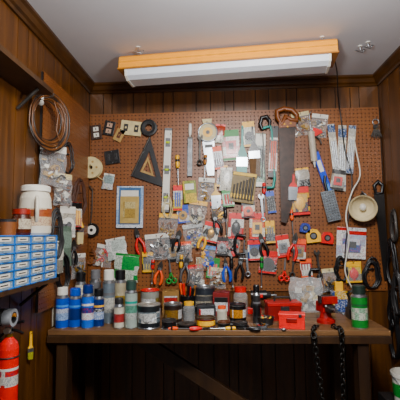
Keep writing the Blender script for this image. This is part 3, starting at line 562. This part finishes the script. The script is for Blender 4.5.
lb('drill_chuck_bag',bag(16,22,[BRASS,STEEL,DARK],WHITE),72,266); lb('adhesive_package',blister(12,24,pr('#c22a22','#e8e4d8','#222'),BLACK,YEL,'bars'),70,216); lb('cord_bundle',wires(16,40,DARK,7,.8),49,232)
b=B(1); p=atx(25,93,XL); b.box((XL+.07,p.y-.4,p.z),(.13,.8,.022),LEGM); 
for q in(.08,.7): b.tube([(XL+.008,p.y-q,p.z-.1),(XL+.1,p.y-q,p.z-.012)],.008,IRON)
b.done('wall_shelf')
zo=1.165; y0,y1=1.30,1.80; xo=-.745
b=B(1); b.box(((XL+xo)/2+.003,(y0+y1)/2,zo-.009),(xo-XL+.0,y1-y0+.04,.016),LEGM)
for y in(y0+.1,y1-.02): b.tube([(XL+.006,y,zo-.12),(xo-.03,y,zo-.02)],.008,IRON)
b.done('organizer_shelf')
FB=mat('#2f78c4',.4,var=.05); DR=mat('#8496a4',.2,var=.15); b=B(1); h=.19; w=y1-y0
b.box((xo-.068,(y0+y1)/2,zo+h/2),(.10,w,h),FB); nr=6; nc=4; X=xo-.012
for i in range(nr+1): b.box((X,(y0+y1)/2,zo+i*h/nr*.985+.002),(.026,w,.004),FB)
for j in range(nc+1): b.box((X,y0+.002+j*(w-.004)/nc,zo+h/2),(.026,.004,h),FB)
for i in range(nr):
    for j in range(nc):
        cy=y0+(j+.5)*w/nc; cz=zo+(i+.5)*h/nr
        b.box((X-.001,cy,cz),(.02,w/nc-.008,h/nr-.005),DR); b.box((X+.0095,cy,cz+.002),(.002,w/nc*.6,h/nr*.45),WHITE); b.box((X+.0108,cy,cz+.002),(.001,w/nc*.4,h/nr*.12),DARK); b.box((X+.012,cy,cz-.011),(.008,w/nc*.3,.003),DR)
b.done('small_parts_organizer')
zt3=zo+h+.001
b=B(1); TW=mat('#cfcabc',.4,var=.04); JL=mat('#8c2c20',.4); b.lathe([(0,0,TW),(.058,0,TW),(.066,.01,TW),(.068,.04,lab('#9a5a3a','#cbb79c','#7a2318')),(.068,.115,TW),(.065,.16,TW),(.056,.185,TW),(.055,.19,WHITE),(.062,.19,WHITE),(.062,.212,WHITE),(.052,.217,JL),(0,.217,JL)],n=30); b.tube([(.055,0,.165),(.085,0,.15),(.088,0,.09),(.064,0,.06)],.008,TW,8)
b.done('plastic_jug',(-.808,1.71,zt3),-60)
b=B(1); JB=mat('#4a2214',.25,var=.2); b.lathe([(0,0,JB),(.034,0,JB),(.038,.01,JB),(.038,.025,lab('#7a4a2a','#c8bda8','#5a2c1c')),(.038,.065,JB),(.032,.082,JL),(.035,.085,JL),(.035,.105,JL),(0,.105,JL)],n=24); b.done('glass_jar',(-.80,1.575,zt3))
b=B(1); b.lathe([(0,0,BROWNC),(.03,0,BROWNC),(.032,.05,DARK),(.033,.06,DARK),(0,.06,DARK)],n=22); b.done('shoe_polish_jar',(-.80,1.47,zt3))
b=B(1); z=1.045
b.tube([(XL+.004,1.56,z),(XL+.10,1.56,z)],.008,WOODH)
for i,m in enumerate((GREY,mat('#9a9da2',.4))):
    x=XL+.02+i*.04
    MM=Matrix.Rotation(rad(90),3,'Y'); b.lathe([(.018,0,DARK),(.018,.034,DARK),(.022,.034,m),(.034,.034,m),(.034,0,m),(.018,0,m)],(x,1.56,z-.009),MM,26)
b.done('duct_tape_roll')
b=B(K(1.75)); b.poly([(-1.2,14),(1.2,14),(1.6,0),(3,-3),(-3,-3),(-1.6,0)],-1.6,-.6,YEL); b.box((0,-1.1,-5),(6.4,1.6,4),STEEL); b.poly([(-3,-7),(3,-7),(2.5,-15),(-2.6,-14)],-1.8,-.4,mat('#9b9a3f',.8)); b.hook(12,0,2.5); lwall('trim_brush',b,30,345,60)
b=B(1); RX=mat('#d80f0f',.22,var=.04)
b.lathe([(0,0,RX),(.032,0,RX),(.038,.01,RX),(.038,.1,lab('#d8d4cc','#c33','#33506e')),(.038,.16,mat('#d8d6cf',.4)),(.038,.17,RX),(.038,.24,RX),(.033,.262,RX),(.018,.28,RX),(.014,.285,BRASS),(.014,.3,DARK),(0,.3,DARK)],n=30)
b.box((0,0,.312),(.024,.024,.028),STEEL); b.tube([(0,0,.33),(.02,.0,.338),(.06,0,.346)],.006,BLACK); b.tube([(0,0,.315),(.03,0,.31),(.058,0,.298)],.006,BLACK); b.cone((0,-.012,.312),(0,-.024,.312),.012,.012,WHITE); b.tube([(-.01,0,.31),(-.04,-.01,.28),(-.044,-.02,.18),(-.041,-.02,.1)],.006,BLACK)
b.tube([(-.035,0,.2),(-.05,0,.2)],.008,IRON); b.ring((0,0,.21),.0393,.003,IRON,30,'z'); b.done('fire_extinguisher',(XL+.05,1.61,.665),0)
# ---------------------------------------------------------------- lights
def area(name,loc,tgt,size,e,col):
    l=bpy.data.lights.new(name,'AREA'); l.size=size; l.energy=e; l.color=col; o=bpy.data.objects.new(name,l); bpy.context.scene.collection.objects.link(o)
    o.location=loc; o.rotation_euler=(Vector(tgt)-Vector(loc)).to_track_quat('-Z','Y').to_euler()
area('added_fill_light',(.2,.4,2.32),(.1,2.7,1.3),.3,56,(1,.985,.96))  # added area fill to brighten the back wall, not a fitting in the room
l=bpy.data.lights.new('pendant_bulb','POINT'); l.energy=31; l.shadow_soft_size=.06; l.color=(1,.99,.96); o=bpy.data.objects.new('pendant_bulb',l); o.location=(.2,1.12,1.96); bpy.context.scene.collection.objects.link(o)
w=bpy.data.worlds.new('w'); bpy.context.scene.world=w; w.use_nodes=True; w.node_tree.nodes['Background'].inputs[0].default_value=(.88,.93,1,1); w.node_tree.nodes['Background'].inputs[1].default_value=.2
cd=bpy.data.cameras.new('camera'); cd.lens=36; cd.sensor_width=36; co=bpy.data.objects.new('camera',cd); bpy.context.scene.collection.objects.link(co)
co.matrix_world=Matrix.Translation(CAM)@ROT.to_4x4(); cd.clip_start=.02; bpy.context.scene.camera=co
